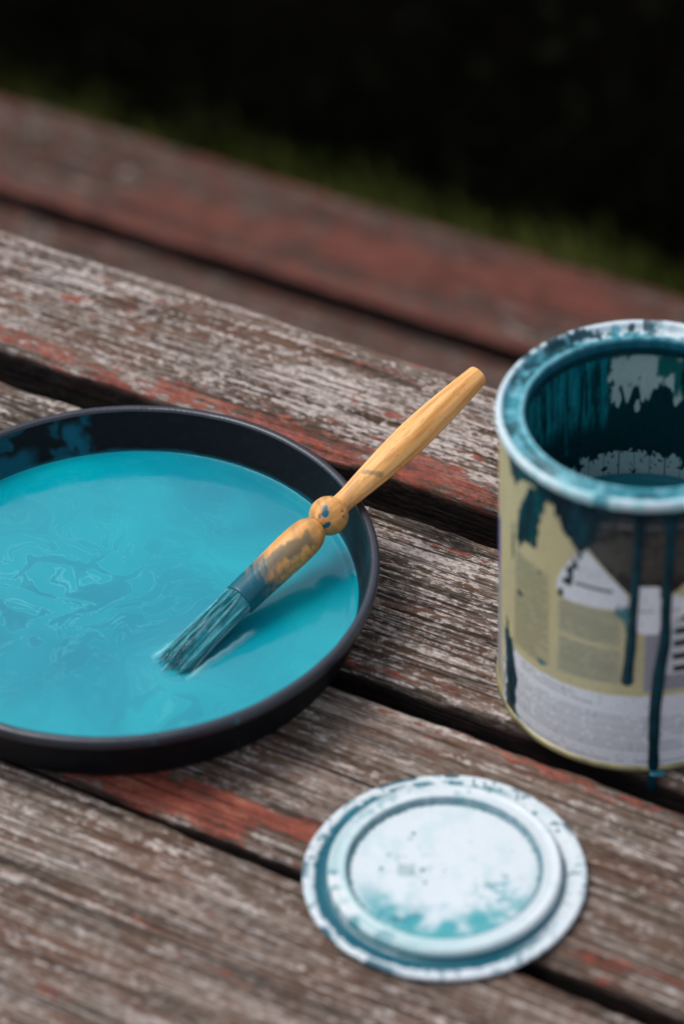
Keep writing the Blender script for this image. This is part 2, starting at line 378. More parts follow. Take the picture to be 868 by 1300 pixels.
# underframe (local coordinates of the table, x along the boards, y across, z up from the ground)
for x in (-.72, .72):
    beam('batten', table, (x, -.012, .75 - .034 - .0245), (0, 0, 0), (.022, .29, .024), FRAMEM)
    for sy in (-1, 1):
        beam('leg', table, (x, sy * .17 - .012, .333), (R(sy * 9), 0, 0), (.022, .035, .333), FRAMEM)
    beam('brace', table, (x + .046, -.012, .30), (0, 0, 0), (.021, .26, .03), FRAMEM)
borg = (-.85, 1.485, -.75); bx_, by_ = W(borg[0], borg[1])
bench = empty('plank_bench', 'low bench of two reddish brown planks blurred behind the table', 'bench', (bx_, by_, -.75), A)
for (n0, n1, sd_, pl) in ((1.386, 1.4735, 8, .5), (1.4925, 1.5832, 9, .45)):
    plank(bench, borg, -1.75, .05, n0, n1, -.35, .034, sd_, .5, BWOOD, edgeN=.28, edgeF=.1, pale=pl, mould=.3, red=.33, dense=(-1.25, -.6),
          patches=[(-.87, 1.535, .06, .02, .35), (-.76, 1.555, .05, .02, .35), (-1.0, 1.52, .05, .015, .3)])
for x in (-.62, .62):
    beam('batten', bench, (x, 0, .40 - .034 - .0245), (0, 0, 0), (.022, .092, .024), FRAMEM)
    for sy in (-1, 1):
        beam('leg', bench, (x, sy * .055, .17), (R(sy * 5), 0, 0), (.022, .028, .168), FRAMEM)

# ---------------------------------------------------------------- pan
pcx, pcy = -.08769, 1.03450
pan = empty('paint_pan', 'round black shallow pan holding teal paint, on the plank table', 'pan', (pcx, pcy, .0))
def panm(nm='black moulded plastic', spec=.16, r0=.42, r1=.6):
    m = M(nm, .42, spec)
    m.color(m.attr('tint'))
    a = m.noise((1, 1, 1), 260, 3); b = m.noise((1, 1, 6), 30, 4)
    m.rough(m.mr(b, .3, .7, r0, r1)); m.bump(a, .0003, .5); return m.m
PANM = panm(); PRIM = panm('lit plastic rim', .75, .28, .42)  # rim: same black plastic, light on its top painted in as a paler tint
th = np.linspace(0, 2 * np.pi, 900, endpoint=False)
def stain_pan(o, TH, Rr, Z, smear=True):
    deg = np.degrees(TH) % 360
    C = np.zeros(TH.shape + (3,)) + np.array((.0035, .0045, .0065))
    C = mixc(C, (.008, .010, .013), sst(.5, .8, fbm(deg * .6, Z * 900, 4)) * .6)
    if smear:
        zz_ = Z * 1000
        wob = fbm(deg * .22, zz_ * .16, 9, 3); wob2 = fbm(deg * .5, zz_ * .2, 12, 3)
        edge = sst(98.6, 100.6, deg + (wob2 - .5) * 3) * sst(150, 135, deg)
        f = edge * sst(.44, .60, wob) * (.35 + .5 * wob2)
        f = np.maximum(f, .95 * sst(3.4, .8, np.abs(deg - 102.4 - (zz_ - 15) * .16 + (wob2 - .5) * 5)) * sst(25.5, 21, zz_))
        f = np.maximum(f, .85 * sst(111, 117, deg + (wob - .5) * 6) * sst(150, 135, deg) * sst(17 + 5 * wob2, 12 + 5 * wob2, zz_))
        C = mixc(C, (.003, .115, .175), f * .85)
        # thin film just above the liquid and splashes on the inside right
        f2 = sst(10.4 + 1.0 * wob, 9.2 + 1.0 * wob, zz_)
        C = mixc(C, (.003, .12, .17), f2 * .7)
        f3 = sst(100, 60, np.abs(((deg + 40 + 180) % 360) - 180)) * sst(.35, .8, fbm(deg * .08, zz_ * .03, 31, 2)) * .55
        C = mixc(C, (.002, .06, .085), f3)
    setcol(o, 'tint', C)
inner = dens([(.0005, .0030), (.0900, .0030), (.0918, .0045), (.0982, .0262)], .0009)
o, TH, Rr, Z = lathe('inner_wall', inner[93:], PANM, pan, thetas=th); stain_pan(o, TH, Rr, Z)
def ridge(TH, Rr, Z):
    return Rr + .00006 * np.sin(TH * 260), Z + .00025 * (vn(TH * 12, TH * 0, 4) - .5)
rimp = [(.0982, .0262), (.0984, .0270), (.0991, .02745), (.0998, .02752), (.1006, .02748), (.1013, .0272), (.10185, .0265), (.10196, .0256), (.10190, .0240), (.1017, .0234), (.1008, .0231), (.0998, .0231)]
o, TH, Rr, Z = lathe('rim', rimp, PRIM, pan, thetas=th, fn=ridge)
deg = np.degrees(TH) % 360
C = np.zeros(TH.shape + (3,)) + np.array((.015, .019, .032))
spot = sst(.8, .0, np.abs(deg - 297)) + sst(1.2, .2, np.abs(deg - 278.5)) * (vn(deg * 9, Z * 4000) > .5) * .6
C = mixc(C, (.003, .12, .17), np.clip(spot, 0, 1) * (Z < .0265)); setcol(o, 'tint', C)
outp = dens([(.0998, .0231), (.0990, .0222), (.0945, .0050), (.0928, .0016), (.0910, .0003), (.0890, .0001), (.0860, .0002), (.0850, .0012), (.0005, .0012)], .004)
o, TH, Rr, Z = lathe('outer_wall', outp, PANM, pan, n=256); stain_pan(o, TH, Rr, Z, False)

# ---------------------------------------------------------------- brush axis
BT = np.array([-.0686, .9922, .0106]); BC = np.array([.00595, 1.06842, .0330])
bv = (BC - BT) / np.linalg.norm(BC - BT)
bside = np.cross(bv, [0, 0, 1]); bside /= np.linalg.norm(bside); bup = np.cross(bside, bv)

# ---------------------------------------------------------------- paint in the pan
PZ = .0090; PRAD = .09315
def paintm(name='wet teal paint', attr=True):
    m = M(name, .09, .5, 1.56)
    tc = m.tc.outputs['Object']
    w1 = m.n('ShaderNodeTexNoise'); w1.inputs['Scale'].default_value = 14; w1.inputs['Detail'].default_value = 3
    m.l(tc, w1.inputs['Vector'])
    vm = m.n('ShaderNodeVectorMath'); vm.operation = 'MULTIPLY_ADD'; m.l(w1.outputs['Color'], vm.inputs[0]); vm.inputs[1].default_value = (.10, .10, 0); m.l(tc, vm.inputs[2])
    a = m.n('ShaderNodeTexNoise'); a.inputs['Scale'].default_value = 46; a.inputs['Detail'].default_value = 6; a.inputs['Distortion'].default_value = 2.2
    m.l(vm.outputs[0], a.inputs['Vector'])
    b = m.n('ShaderNodeTexNoise'); b.inputs['Scale'].default_value = 11; b.inputs['Detail'].default_value = 2; m.l(vm.outputs[0], b.inputs['Vector'])
    # fine marbled lines where the noise crosses a level
    line = m.math('ABSOLUTE', m.math('SUBTRACT', a.outputs['Fac'], .5)); line = m.mr(line, 0, .018, 1, 0)
    reg = m.sep(m.attr('swirl'))
    col = m.mix(m.mr(b.outputs['Fac'], .35, .66), (.000, .235, .325), (.000, .385, .460))
    col = m.mix(m.math('MULTIPLY', m.mr(a.outputs['Fac'], .46, .60), m.mr(reg[0], 0, 1, .10, .75)), col, (.000, .215, .300))
    col = m.mix(m.math('MULTIPLY', line, m.mr(reg[0], 0, 1, .10, .55)), col, (.07, .48, .54))
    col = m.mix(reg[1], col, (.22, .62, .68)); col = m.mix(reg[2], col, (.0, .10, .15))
    m.color(col)
    hh = m.math('ADD', m.math('MULTIPLY', a.outputs['Fac'], m.mr(reg[0], 0, 1, .10, .35)), m.math('MULTIPLY', line, m.mr(reg[0], 0, 1, .0, .05)))
    m.rough(m.mr(a.outputs['Fac'], .4, .65, .07, .16))
    m.bump(hh, .0005, .3)
    return m.m
PAINT = paintm()
nr, na = 191, 720
rr = np.concatenate([np.concatenate([[.00001], np.linspace(0.0005, .086, 150)]), np.linspace(.0864, PRAD, 40)])
ta = np.linspace(0, 2 * np.pi, na, endpoint=False)
TA, RR = np.meshgrid(ta, rr, indexing='ij')
px = RR * np.cos(TA); py = RR * np.sin(TA); wx = px + pcx; wy = py + pcy
al = (wx - BT[0]) * bv[0] + (wy - BT[1]) * bv[1]; al = al / math.hypot(bv[0], bv[1])
lat = (wx - BT[0]) * bside[0] + (wy - BT[1]) * bside[1]
zz = np.zeros_like(px)
halfw = .0070 * sst(-.012, .004, al) + .0002
wob = .0012 * (vn(al * 300, lat * 200, 3) - .5)
dist = np.where(al < 0, np.hypot(al * 1.0, lat) - .0055, np.abs(lat) - .0078) + wob
inb = sst(.040, .033, al) * sst(-.012, .004, al)
ridge_ = .0011 * sst(-.004, .010, al) * np.exp(-((dist - .0010) / .0011) ** 2) * inb * (al > -.013)
zz += ridge_
zz += .00009 * sst(.0884, .0902, RR) * (.2 + .8 * np.clip(np.cos(TA), 0, 1))
zz += .00022 * np.exp(-(PRAD - RR) / .0006)
zz += .00022 * (fbm(px * 40, py * 40, 6) - .5) + .00004 * (fbm(px * 160 + 3 * fbm(px * 50, py * 50, 2), py * 160, 8) - .5)
# tiny bubbles
br = np.random.RandomState(11)
bub = [(-.052, .006), (-.045, -.004), (-.060, .012), (-.035, -.010), (-.030, .012), (-.066, -.003), (-.020, .004), (.0, .03), (-.012, -.015), (-.05, -.055), (-.04, -.048)]
mouldm = np.exp(-(((px + .035) / .045) ** 2 + ((py - .000) / .030) ** 2))
for (bx, by) in bub:
    q = np.hypot(px - bx, py - by); zz += .00010 * np.exp(-(q / .0007) ** 2)
V = np.stack([px, py, zz], -1).reshape(-1, 3)
pool = mesh_obj('paint_pool', V, grid_faces(na, nr, wrap_u=True), PAINT, loc=(pcx, pcy, PZ))
tag(pool, 'wet glossy teal paint with faint swirls filling the black pan', 'paint')
sw = np.clip(mouldm * 1.3 + .5 * np.exp(-(((px - .02) / .02) ** 2 + ((py + .065) / .02) ** 2)), 0, 1)
lt = np.clip(np.exp(-((dist - .0010) / .0011) ** 2) * inb * 1.0 * sst(-.002, .006, al) + .12 * np.exp(-(((al - .012) / .022) ** 2 + (lat / .014) ** 2)), 0, 1)
setcol(pool, 'swirl', np.stack([sw, lt, np.zeros_like(sw)], -1))

# ---------------------------------------------------------------- brush
tipw = BT; endw = BT + bv * .184
brush = empty('paint_brush', 'round paint brush with turned wooden handle resting on the pan rim', 'brush', tuple(float(v) for v in BT))
def loft(name, prof, mat, n=96, fnc=None, close=True):
    pr = dens(prof, .0005); pr = np.array(pr)
    t, r = pr[:, 0], pr[:, 1]; a = np.linspace(0, 2 * np.pi, n, endpoint=False)
    T_, A_ = np.meshgrid(t, a, indexing='ij'); R_ = np.meshgrid(r, a, indexing='ij')[0]
    P = T_[..., None] * bv + (R_ * np.cos(A_))[..., None] * bside + (R_ * np.sin(A_))[..., None] * bup
    o = mesh_obj(name, P.reshape(-1, 3), grid_faces(len(t), n, wrap_v=True)[:, ::-1], mat, brush)
    return o, T_, A_, R_
def smoothprof(pts, n=140):
    p = np.array(pts); x = np.linspace(p[0, 0], p[-1, 0], n)
    # monotone-ish cubic through the points
    y = p[:, 1]; xx = p[:, 0]; d = np.gradient(y, xx); i = np.clip(np.searchsorted(xx, x) - 1, 0, len(xx) - 2)
    h = xx[i + 1] - xx[i]; t = (x - xx[i]) / h
    v = (2 * t ** 3 - 3 * t ** 2 + 1) * y[i] + (t ** 3 - 2 * t ** 2 + t) * h * d[i] + (-2 * t ** 3 + 3 * t ** 2) * y[i + 1] + (t ** 3 - t ** 2) * h * d[i + 1]
    return list(zip(x, v))
def handlem():
    m = M('oiled beech handle', .48, .45)
    # grain runs along the handle: coordinates come from the attribute (along, around)
    at = m.n('ShaderNodeAttribute'); at.attribute_name = 'axis'; S = at.outputs['Vector']
    g1 = m.noise((30, 420, 420), det=4, src=S); g2 = m.noise((8, 90, 90), det=3, src=S); fl = m.noise((260, 900, 900), det=2, src=S)
    c = m.ramp(m.math('ADD', m.math('MULTIPLY', g1, .5), m.math('MULTIPLY', g2, .5)), [(.34, (.46, .19, .040)), (.5, (.93, .46, .150)), (.66, (1.0, .66, .30))])
    c = m.mix(m.mr(fl, .62, .70, 0, .35), c, (.25, .12, .04))
    st = m.sep(m.attr('stain'))
    c = m.mix(st[2], c, (.66, .30, .065))
    c = m.mix(st[1], c, (.135, .125, .085)); c = m.mix(st[0], c, (.006, .105, .150))
    m.color(c); m.rough(m.mr(st[0], 0, 1, .50, .25)); m.bump(m.math('ADD', g1, m.math('MULTIPLY', st[0], .6)), .0004, .5); return m.m
HM = handlem()
def paint_handle(o, T_, A_, R_):
    ax = np.stack([T_, np.cos(A_) * .0065, np.sin(A_) * .0065], -1)
    at = o.data.attributes.new('axis', 'FLOAT_VECTOR', 'POINT'); at.data.foreach_set('vector', ax.astype(np.float32).ravel())
    # facing: angle 90 is up, 0 is towards the lower right of the picture
    dg = np.degrees(A_) % 360; d90 = ((dg - 90 + 180) % 360) - 180
    u_ = A_ * 6.5; v_ = T_ * 1000
    cxx, cyy = np.cos(A_) * 3, np.sin(A_) * 3
    nA = fbm(v_ * .22 + cxx * .4, cyy * .6 + 20, 2); nB = fbm(v_ * .6 + cxx, cyy + 9, 6); nC = fbm(v_ * .12 + 3, cxx * .5 + cyy * .5 + 14, 7)
    blue = np.maximum(sst(61, 47, v_ + (nB - .5) * 24) * sst(.15, .5, nB + .35), .9 * sst(54, 49, v_ + (nA - .5) * 10))
    blue = np.maximum(blue, .5 * sst(.55, .72, nB) * sst(76, 56, v_))
    gray = .75 * sst(74, 52, v_ + (nA - .5) * 22) * sst(.34, .62, nA)
    # a long grey blot up the middle of the bulge
    gray = np.maximum(gray, .85 * sst(16, 8, np.abs(d90 + 28 + (v_ - 66) * 1.6 + (nB - .5) * 34) * .55) * sst(82, 76, v_ + (nA - .5) * 6) * sst(44, 50, v_))
    gray = np.maximum(gray, .40 * sst(.56, .76, nB) * sst(120, 88, v_))
    # the ring-like smudge on the handle
    gray = np.maximum(gray, .6 * sst(1.8, .6, np.abs(v_ - 117 - 2 * np.sin(A_ * 2 + 1) + (nB - .5) * 2)) * sst(60, 30, np.abs(d90 + 30)))
    gray = np.maximum(gray, .30 * sst(.52, .7, nA) * sst(150, 90, v_))
    # two dark blots on the ball
    for (tc_, dc_, rt_, rd_) in ((88.9, -22, 1.9, 15), (90.6, -12, 1.2, 9), (86.6, -60, 1.5, 13), (95, -55, .5, 4), (97, 10, .35, 4), (94, -70, .4, 4)):
        q = np.hypot((v_ - tc_) / rt_, (d90 - dc_) / rd_) + (nB - .5) * 1.1
        blue = np.maximum(blue, sst(1.1, .85, q))
    warm = .35 * sst(.40, .75, nC) * sst(110, 80, v_) + .35 * sst(105, 85, v_)
    setcol(o, 'stain', np.stack([np.clip(blue, 0, 1), np.clip(gray, 0, 1), np.clip(warm, 0, .8)], -1))
h1 = [(.0395, .0010), (.0396, .0064), (.0400, .0068)] + smoothprof([(.0402, .0069), (.050, .0070), (.062, .0073), (.072, .0075), (.078, .0073), (.082, .0066), (.0850, .0050), (.0856, .0046)], 90)
o, a, b, c = loft('turned_neck', h1, HM); paint_handle(o, a, b, c)
hb = [(.0925 + .0079 * math.cos(R(q)), .0079 * math.sin(R(q))) for q in np.linspace(147, 32, 60)]
o, a, b, c = loft('ball_knop', hb, HM); paint_handle(o, a, b, c)
h2 = smoothprof([(.0990, .0043), (.102, .0042), (.108, .0046), (.118, .0054), (.130, .0062), (.143, .0067), (.156, .0064), (.170, .0056), (.1832, .0046)], 150) + [(.1839, .0044), (.1842, .0039), (.1843, .0001)]
o, a, b, c = loft('handle', h2, HM); paint_handle(o, a, b, c)
# bristles: thick tuft of painted hairs
def bristlem():
    m = M('paint soaked bristles', .40, .22)
    g_ = m.n('ShaderNodeNewGeometry'); rnd = g_.outputs['Random Per Island']
    m.color(m.ramp(rnd, [(0, (.003, .08, .11)), (.3, (.006, .25, .32)), (.55, (.03, .42, .50)), (.8, (.16, .60, .66)), (1, (.62, .86, .88))])); return m.m
BR = bristlem(); rb = np.random.RandomState(5)
nbh = 2600; seg = 9; Vs = []; Fs = []
rad = np.sqrt(rb.rand(nbh)); an = rb.rand(nbh) * 6.283
clump = np.floor(an / 6.283 * 16).astype(int) * 3 + (rad > .75).astype(int)
cla = rb.normal(0, .20, 60); clr = rb.normal(.04, .13, 60)
for i in range(nbh):
    L_ = .0400 + .0015 * rb.rand() + (.004 * rb.rand() if rb.rand() < .2 else 0) - .006 * rad[i] * rb.rand() - .003 * (clump[i] % 2 == 0)
    wv_ = rb.normal(0, .0006); wu_ = rb.normal(0, .0005); ph = rb.rand() * 6
    t = np.linspace(.0415, .0415 - L_, seg); f = np.linspace(0, 1, seg)
    rs = .0063 * rad[i] * (1 + (.06 + clr[clump[i]]) * f)
    ca_ = an[i] + cla[clump[i]] * f + ((math.floor(an[i] / 6.283 * 16) + .5) / 16 * 6.283 - an[i]) * .55 * f
    x = rs * np.cos(ca_) + wv_ * f ** 2 + .0002 * np.sin(f * 9 + ph); y = rs * np.sin(ca_) * (1 - .42 * f) + wu_ * f ** 2 - .0016 * f ** 2
    P = t[:, None] * bv + x[:, None] * bside + y[:, None] * bup
    rw = .00013 * (1 - .5 * f ** 3) * rb.uniform(.7, 1.5)
    for k3 in range(3):
        q = k3 * 2.094 + ph
        Vs.append(P + (rw * math.cos(q))[:, None] * bside + (rw * math.sin(q))[:, None] * bup)
    b0 = i * seg * 3
    for k3 in range(3):
        k4 = (k3 + 1) % 3
        a_ = np.arange(seg - 1)
        Fs.append(np.stack([b0 + k3 * seg + a_, b0 + k4 * seg + a_, b0 + k4 * seg + a_ + 1, b0 + k3 * seg + a_ + 1], -1))
o = mesh_obj('bristles', np.concatenate(Vs), np.concatenate(Fs), BR, brush); o['kind'] = 'stuff'
core = [(.0040, .0001), (.0050, .0018), (.010, .0034), (.02, .0042), (.0405, .0052)]
cm = M('paint clogged bristle core', .3, .5); cm.color(cm.ramp(cm.noise((1, 1, 1), 300, 3), [(.4, (.002, .09, .12)), (.65, (.02, .25, .31))]))
loft('bristle_core', core, cm.m, 40)

# ---------------------------------------------------------------- paint can
ccx, ccy = .11157, .98937
can = empty('paint_can', 'open metal paint can with khaki label and teal drips, standing at the right', 'paint can', (ccx, ccy, 0))
RW = .0533; HC = .1315
thc = np.radians(np.unique(np.concatenate([np.arange(-190, -55, .30), np.arange(-55, 170, 3)])))
zs = np.concatenate([np.linspace(.0026, .1262, 330)])
lab_pr = [(RW, z) for z in zs]
def canm():
    m = M('printed metal label', .34, .5)
    m.color(m.attr('print')); w_ = m.sep(m.attr('wet'))
    m.rough(m.mr(w_[0], 0, 1, .42, .30)); m.l(m.mr(w_[0], 0, 1, .45, .22), m.b.inputs['Specular IOR Level']); m.bump(w_[0], .0004, .6); return m.m
CANM = canm()
o, TH, Rr, Z = lathe('label', lab_pr, CANM, can, thetas=thc)
T_ = np.degrees(TH); Vm = Z * 1000
jx = (fbm(T_ * .5, Vm * .5, 2) - .5); jy = (fbm(T_ * .5, Vm * .5, 5) - .5)
KH = (.56, .49, .27); WH = (.72, .73, .77)
C = np.zeros(T_.shape + (3,)) + np.array(KH)
C = mixc(C, (.47, .43, .27), sst(.45, .7, fbm(T_ * .2, Vm * .1, 7)) * .5)
def lines(x0, x1, y0, y1, per, col, amt, cx=.55, slant=0., skip=.22, seed=1):
    """rows of unreadably small print"""
    v = Vm - slant * (T_ - x0); row = np.floor((v - y0) / per); ph = (v - y0) / per - row
    word = vn(T_ * cx, row * 7.3, seed) > skip
    end = T_ < x1 - (vn(row * 3.7, row * 0, seed + 1) ** 3) * (x1 - x0) * .5
    f = ((ph > .25) & (ph < .62) & word & end & (T_ > x0) & (T_ < x1) & (v > y0) & (v < y1)).astype(float)
    return mixc(C, col, f * amt * (.75 + .35 * vn(T_ * 3, row * 3, seed + 4)))
# left column of print and centre block
f = inpoly(T_, Vm, [(-155, 87), (-134, 86), (-133.5, 42), (-156, 39)]); C = mixc(C, (.31, .30, .19), f * .55)
C = lines(-155, -134, 42, 86, 2.1, (.10, .10, .08), .6, slant=-.12, seed=3)
blk = [(-129, 78), (-103.5, 79.5), (-102.5, 44), (-129.5, 42)]
f = inpoly(T_, Vm, blk); C = mixc(C, (.36, .345, .235), f * .8)
C = lines(-128, -104, 62.5, 77, 1.9, (.13, .13, .11), .55, seed=5); C = lines(-128, -104, 44, 60, 1.75, (.13, .13, .11), .6, seed=8)
f = inpoly(T_, Vm, [(-129, 60.3), (-103, 60.3), (-103, 62), (-129, 62)]); C = mixc(C, KH, f * .9)
# white band with print
yb = 37.2 + 1.5 * np.sin(np.radians((T_ + 125) * 1.5)) * (T_ > -165)
f = ((Vm < yb) & (Vm > 1.0) & (T_ > -166)).astype(float) ; C = mixc(C, WH, f)
C = lines(-150, -110, 31, 34.6, 2.4, (.16, .16, .19), .75, seed=11)
C = lines(-156, -62, 10, 27.5, 2.05, (.17, .17, .20), .62, seed=12); C = lines(-158, -60, 4.0, 6.2, 2.2, (.2, .2, .24), .6, seed=13)
# grey strip, right block
f = inpoly(T_, Vm, [(-93.1, 70), (-86.9, 70), (-87.5, 40.8), (-93.4, 40.8)]); C = mixc(C, (.30, .285, .33), f)
f = ((T_ > -88) & (Vm > 41) & (Vm < 48.5)).astype(float); C = mixc(C, (.30, .285, .33), f)
f = ((T_ > -86) & (T_ < -62) & (Vm > 48.5) & (Vm < 79)).astype(float); C = mixc(C, (.60, .61, .64), f)
jag = vn(Vm * .9, Vm * 0, 5) * 2.2; f = ((T_ > -83 + jag) & (T_ < -62) & (Vm > 49) & (Vm < 77) & (np.floor(Vm / 3.1) % 2 == 0)).astype(float); C = mixc(C, (.02, .02, .022), f)
# white arch / round panel
arch = [(-117.5, 105), (-101.5, 88.5), (-99.5, 83), (-102.1, 80), (-111.6, 79.2), (-126.3, 78.6), (-130.5, 81.5), (-130.3, 86), (-127.6, 93), (-122.8, 100.5)]
f = inpoly(T_, Vm, arch); C = mixc(C, WH, f)
C = lines(-121, -108, 89.5, 98, 1.5, (.22, .23, .27), .55, seed=16)
f = (T_ > -122) & (T_ < -106.5) & (np.abs(Vm - 88.2) < .8); C = mixc(C, (.03, .02, .04), f * .9)
# black panel with a rounded top, small grey print inside
top_ = 126.5
blackp = [(-119, 108), (-101, 88.3), (-96.5, 85.5), (-90, 85), (-81.2, 89.5), (-70, 100), (-62, 112), (-62, top_), (-122, top_), (-121, 112)]
f = inpoly(T_, Vm, blackp); C = mixc(C, (.020, .019, .018), f)
ar = 119.2 - .0125 * (T_ + 88) ** 2
f = inpoly(T_, Vm, blackp) & (Vm < ar); C = mixc(C, (.030, .027, .023), f * .8)
f = inpoly(T_, Vm, blackp) & (np.abs(Vm - ar) < 1.5); C = mixc(C, (.006, .005, .005), f)
C = np.where((inpoly(T_, Vm, blackp) & (Vm < ar - 3))[..., None], lines(-113, -66, 93, 115, 1.7, (.16, .15, .12), .5, seed=18), C)
f = inpoly(T_, Vm, blackp) & (Vm < 93 + .4 * np.abs(T_ + 92)); C = mixc(C, (.012, .010, .010), f)
C = lines(-114, -66, 117.5, 121.5, 3.9, (.26, .25, .27), .6, cx=.30, seed=19)
# white rounded tag and disc
f = inpoly(T_, Vm, [(-97, 91), (-96.2, 92), (-89.5, 92), (-88.2, 91), (-87.4, 70), (-88.5, 69), (-95.5, 69), (-96.8, 70)]); C = mixc(C, (.84, .83, .86), f)
f = np.hypot((T_ + 83.5) * .93, Vm - 81) < 6.5; C = mixc(C, (.84, .83, .86), f)
C = lines(-95.5, -80, 79, 81.5, 2.4, (.1, .1, .14), .6, seed=22)
# other side of the label
f = (T_ < -171) & (Vm < 60) & (Vm > 8); C = mixc(C, (.30, .31, .33), f)
f = (T_ < -173) & (Vm < 86) & (Vm > 60); C = mixc(C, (.10, .09, .28), f)
# teal paint run over the outside
Tj = T_ + jx * 5; Vj = Vm + jy * 6
blob = [(-167, 130), (-161.8, 124), (-158.5, 117), (-153.9, 116), (-150, 124), (-144, 126), (-143, 121), (-148.5, 114), (-153.6, 104), (-155, 92.0), (-142, 95), (-139.5, 108), (-137.3, 117), (-133.9, 121), (-129.2, 113.2), (-124.7, 106.5), (-120.2, 103.3), (-114.4, 108.7), (-112.3, 117), (-108, 124), (-60, 122.5), (-60, 130)]
wet = inpoly(Tj, Vj, blob).astype(float)
film = ((T_ > -118) & (Vm > 112 + 8 * vn(T_ * .25, T_ * 0, 9))).astype(float) * sst(.30, .6, fbm(T_ * .6, Vm * .18, 31))
wet2 = film * .6
wet = np.maximum(wet, ((Vm > 123.6 - 2.2 * vn(T_ * .3, T_ * 0, 3)) & (T_ > -158)).astype(float))
for (a0, b0, a1, b1, wv) in ((-163.4, 47, -160.5, 3, 1.6), (-161.5, 43, -157.6, 4, 1.9), (-159.5, 38, -155.0, 6, 1.3)):
    t_ = np.clip((Vm - b0) / (b1 - b0), 0, 1); ce = a0 + (a1 - a0) * t_
    wet = np.maximum(wet, ((np.abs(Tj * .6 + T_ * .4 - ce) < wv * (.6 + 1.3 * fbm(Vm * .25, T_ * 0 + 2, 4)) * (.25 + .75 * sst(0, .3, t_))) & (Vm < b0) & (Vm > b1 - 2)).astype(float))
f = ((T_ > -166) & (T_ < -155.5) & (Vm < 41) & (Vm > 2) & (fbm(T_ * .8, Vm * .25, 44) > .52)); C = mixc(C, (.01, .22, .26), f * .85)
for (a0, b0, ra, rb_) in ((-151.3, 66.9, 2.2, 1.1), (-139.1, 84.9, 1.0, .7), (-120.6, 101.5, 1.3, 2.2), (-122.6, 97, 1.3, 2.6), (-124.3, 92, 1.6, 3.2), (-125.5, 87.5, 2.3, 1.8), (-128.4, 80.8, 1.6, 2.3), (-152.3, 93, .8, 5), (-157.5, 88, .8, 9)):
    q = np.hypot((T_ - a0) / ra, (Vm - b0) / rb_) + (fbm(T_ * .9, Vm * .5, 15) - .5) * 1.1; wet = np.maximum(wet, (q < .95).astype(float))
lightw = np.zeros_like(wet)
for (a0, b0, ra, rb_) in ((-101.5, 78, 4.2, 3.8), (-137, 41.5, 2.5, 1.5), (-99.5, 72, 2.0, 3.5), (-156, 13, 3, 1.2), (-153, 4.2, 3, .8), (-160.8, 1.8, 1.8, .8)):
    q = np.hypot((T_ - a0) / ra, (Vm - b0) / rb_) + (fbm(T_ * .8, Vm * .5, 17) - .5) * 1.3; lightw = np.maximum(lightw, (q < .9).astype(float))
C = mixc(C, (.010, .17, .20), lightw * .9)
C = mixc(C, (.0015, .030, .040), wet2 * .8)
tealv = fbm(T_ * .25, Vm * .12, 51)
TC = np.zeros_like(C) + np.array((.0008, .016, .026)); TC = mixc(TC, (.002, .085, .075), sst(.5, .7, tealv) * (T_ < -136)); TC = mixc(TC, (.002, .07, .10), sst(.62, .75, fbm(T_ * .8, Vm * .5, 61)))
C = C * (1 - wet[..., None]) + TC * wet[..., None]
# rubbed scratches
scr = (fbm(T_ * 1.2, Vm * .5, 71) > .70).astype(float) * (1 - wet); C = mixc(C, (.25, .235, .19), scr * .35)
setcol(o, 'print', C); setcol(o, 'wet', np.stack([np.clip(wet + lightw, 0, 1)] * 3, -1))

# top ring: curl, channel and inner lip
def rimm():
    m = M('paint smeared tin ring', .25, .5)
    m.color(m.attr('smear')); at = m.sep(m.attr('smear'))
    m.rough(m.mr(m.noise((1, 1, 1), 180, 4), .3, .7, .16, .42)); m.bump(m.noise((1, 1, 1), 160, 3), .0004, .5)
    return m.m
RIMM = rimm()
rimp = dens([(.0520, .1245), (.0533, .1262), (.0537, .1272), (.0546, .1282), (.0549, .1296), (.0546, .1309), (.0538, .1317), (.0528, .1316), (.0521, .1308), (.0517, .1296), (.0511, .1287), (.0500, .1284), (.0478, .1285), (.0468, .1290), (.0461, .1302), (.0453, .1307), (.0445, .1303), (.0440, .1294), (.0438, .1280), (.0438, .1240), (.0441, .1226), (.0449, .1220), (.0470, .1222), (.0520, .1236)], .0006)
thr = np.linspace(0, 2 * np.pi, 1000, endpoint=False)
def rimdef(TH, Rr, Z):
    return Rr + .00012 * (vn(TH * 20, Z * 900, 3) - .5), Z + .0003 * (vn(TH * 9, Rr * 500, 5) - .5) * (Z > .127)
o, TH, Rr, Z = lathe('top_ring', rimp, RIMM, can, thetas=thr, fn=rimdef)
dg = np.degrees(TH); rmm = Rr * 1000; X_ = Rr * np.cos(TH) * 1000; Y_ = Rr * np.sin(TH) * 1000
n1_ = fbm(X_ * .12, Y_ * .12, 5, 3); n2_ = fbm(X_ * .30, Y_ * .30, 8, 3); na_ = fbm(dg * .10, rmm * .25, 9, 3)
C = np.zeros(TH.shape + (3,)) + np.array((.03, .25, .31))
C = mixc(C, (.14, .42, .50), sst(.42, .62, n2_))
C = mixc(C, (.56, .70, .76), sst(51.6, 53.0, rmm) * sst(.36, .52, n1_ + .08))  # pale outer curl: its white highlight is put into the colour
C = mixc(C, (.002, .075, .095), sst(.54, .60, na_) * (rmm > 46.6) * (rmm < 52.4) * .9)
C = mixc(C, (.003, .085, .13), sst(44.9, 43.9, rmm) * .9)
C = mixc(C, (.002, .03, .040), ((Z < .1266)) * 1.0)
def arcm(c, hw, sf=10): return sst(hw + sf, hw - sf, np.abs(((dg - c + 180) % 360) - 180))
nb_ = fbm(dg * .22, rmm * .35, 21, 3)
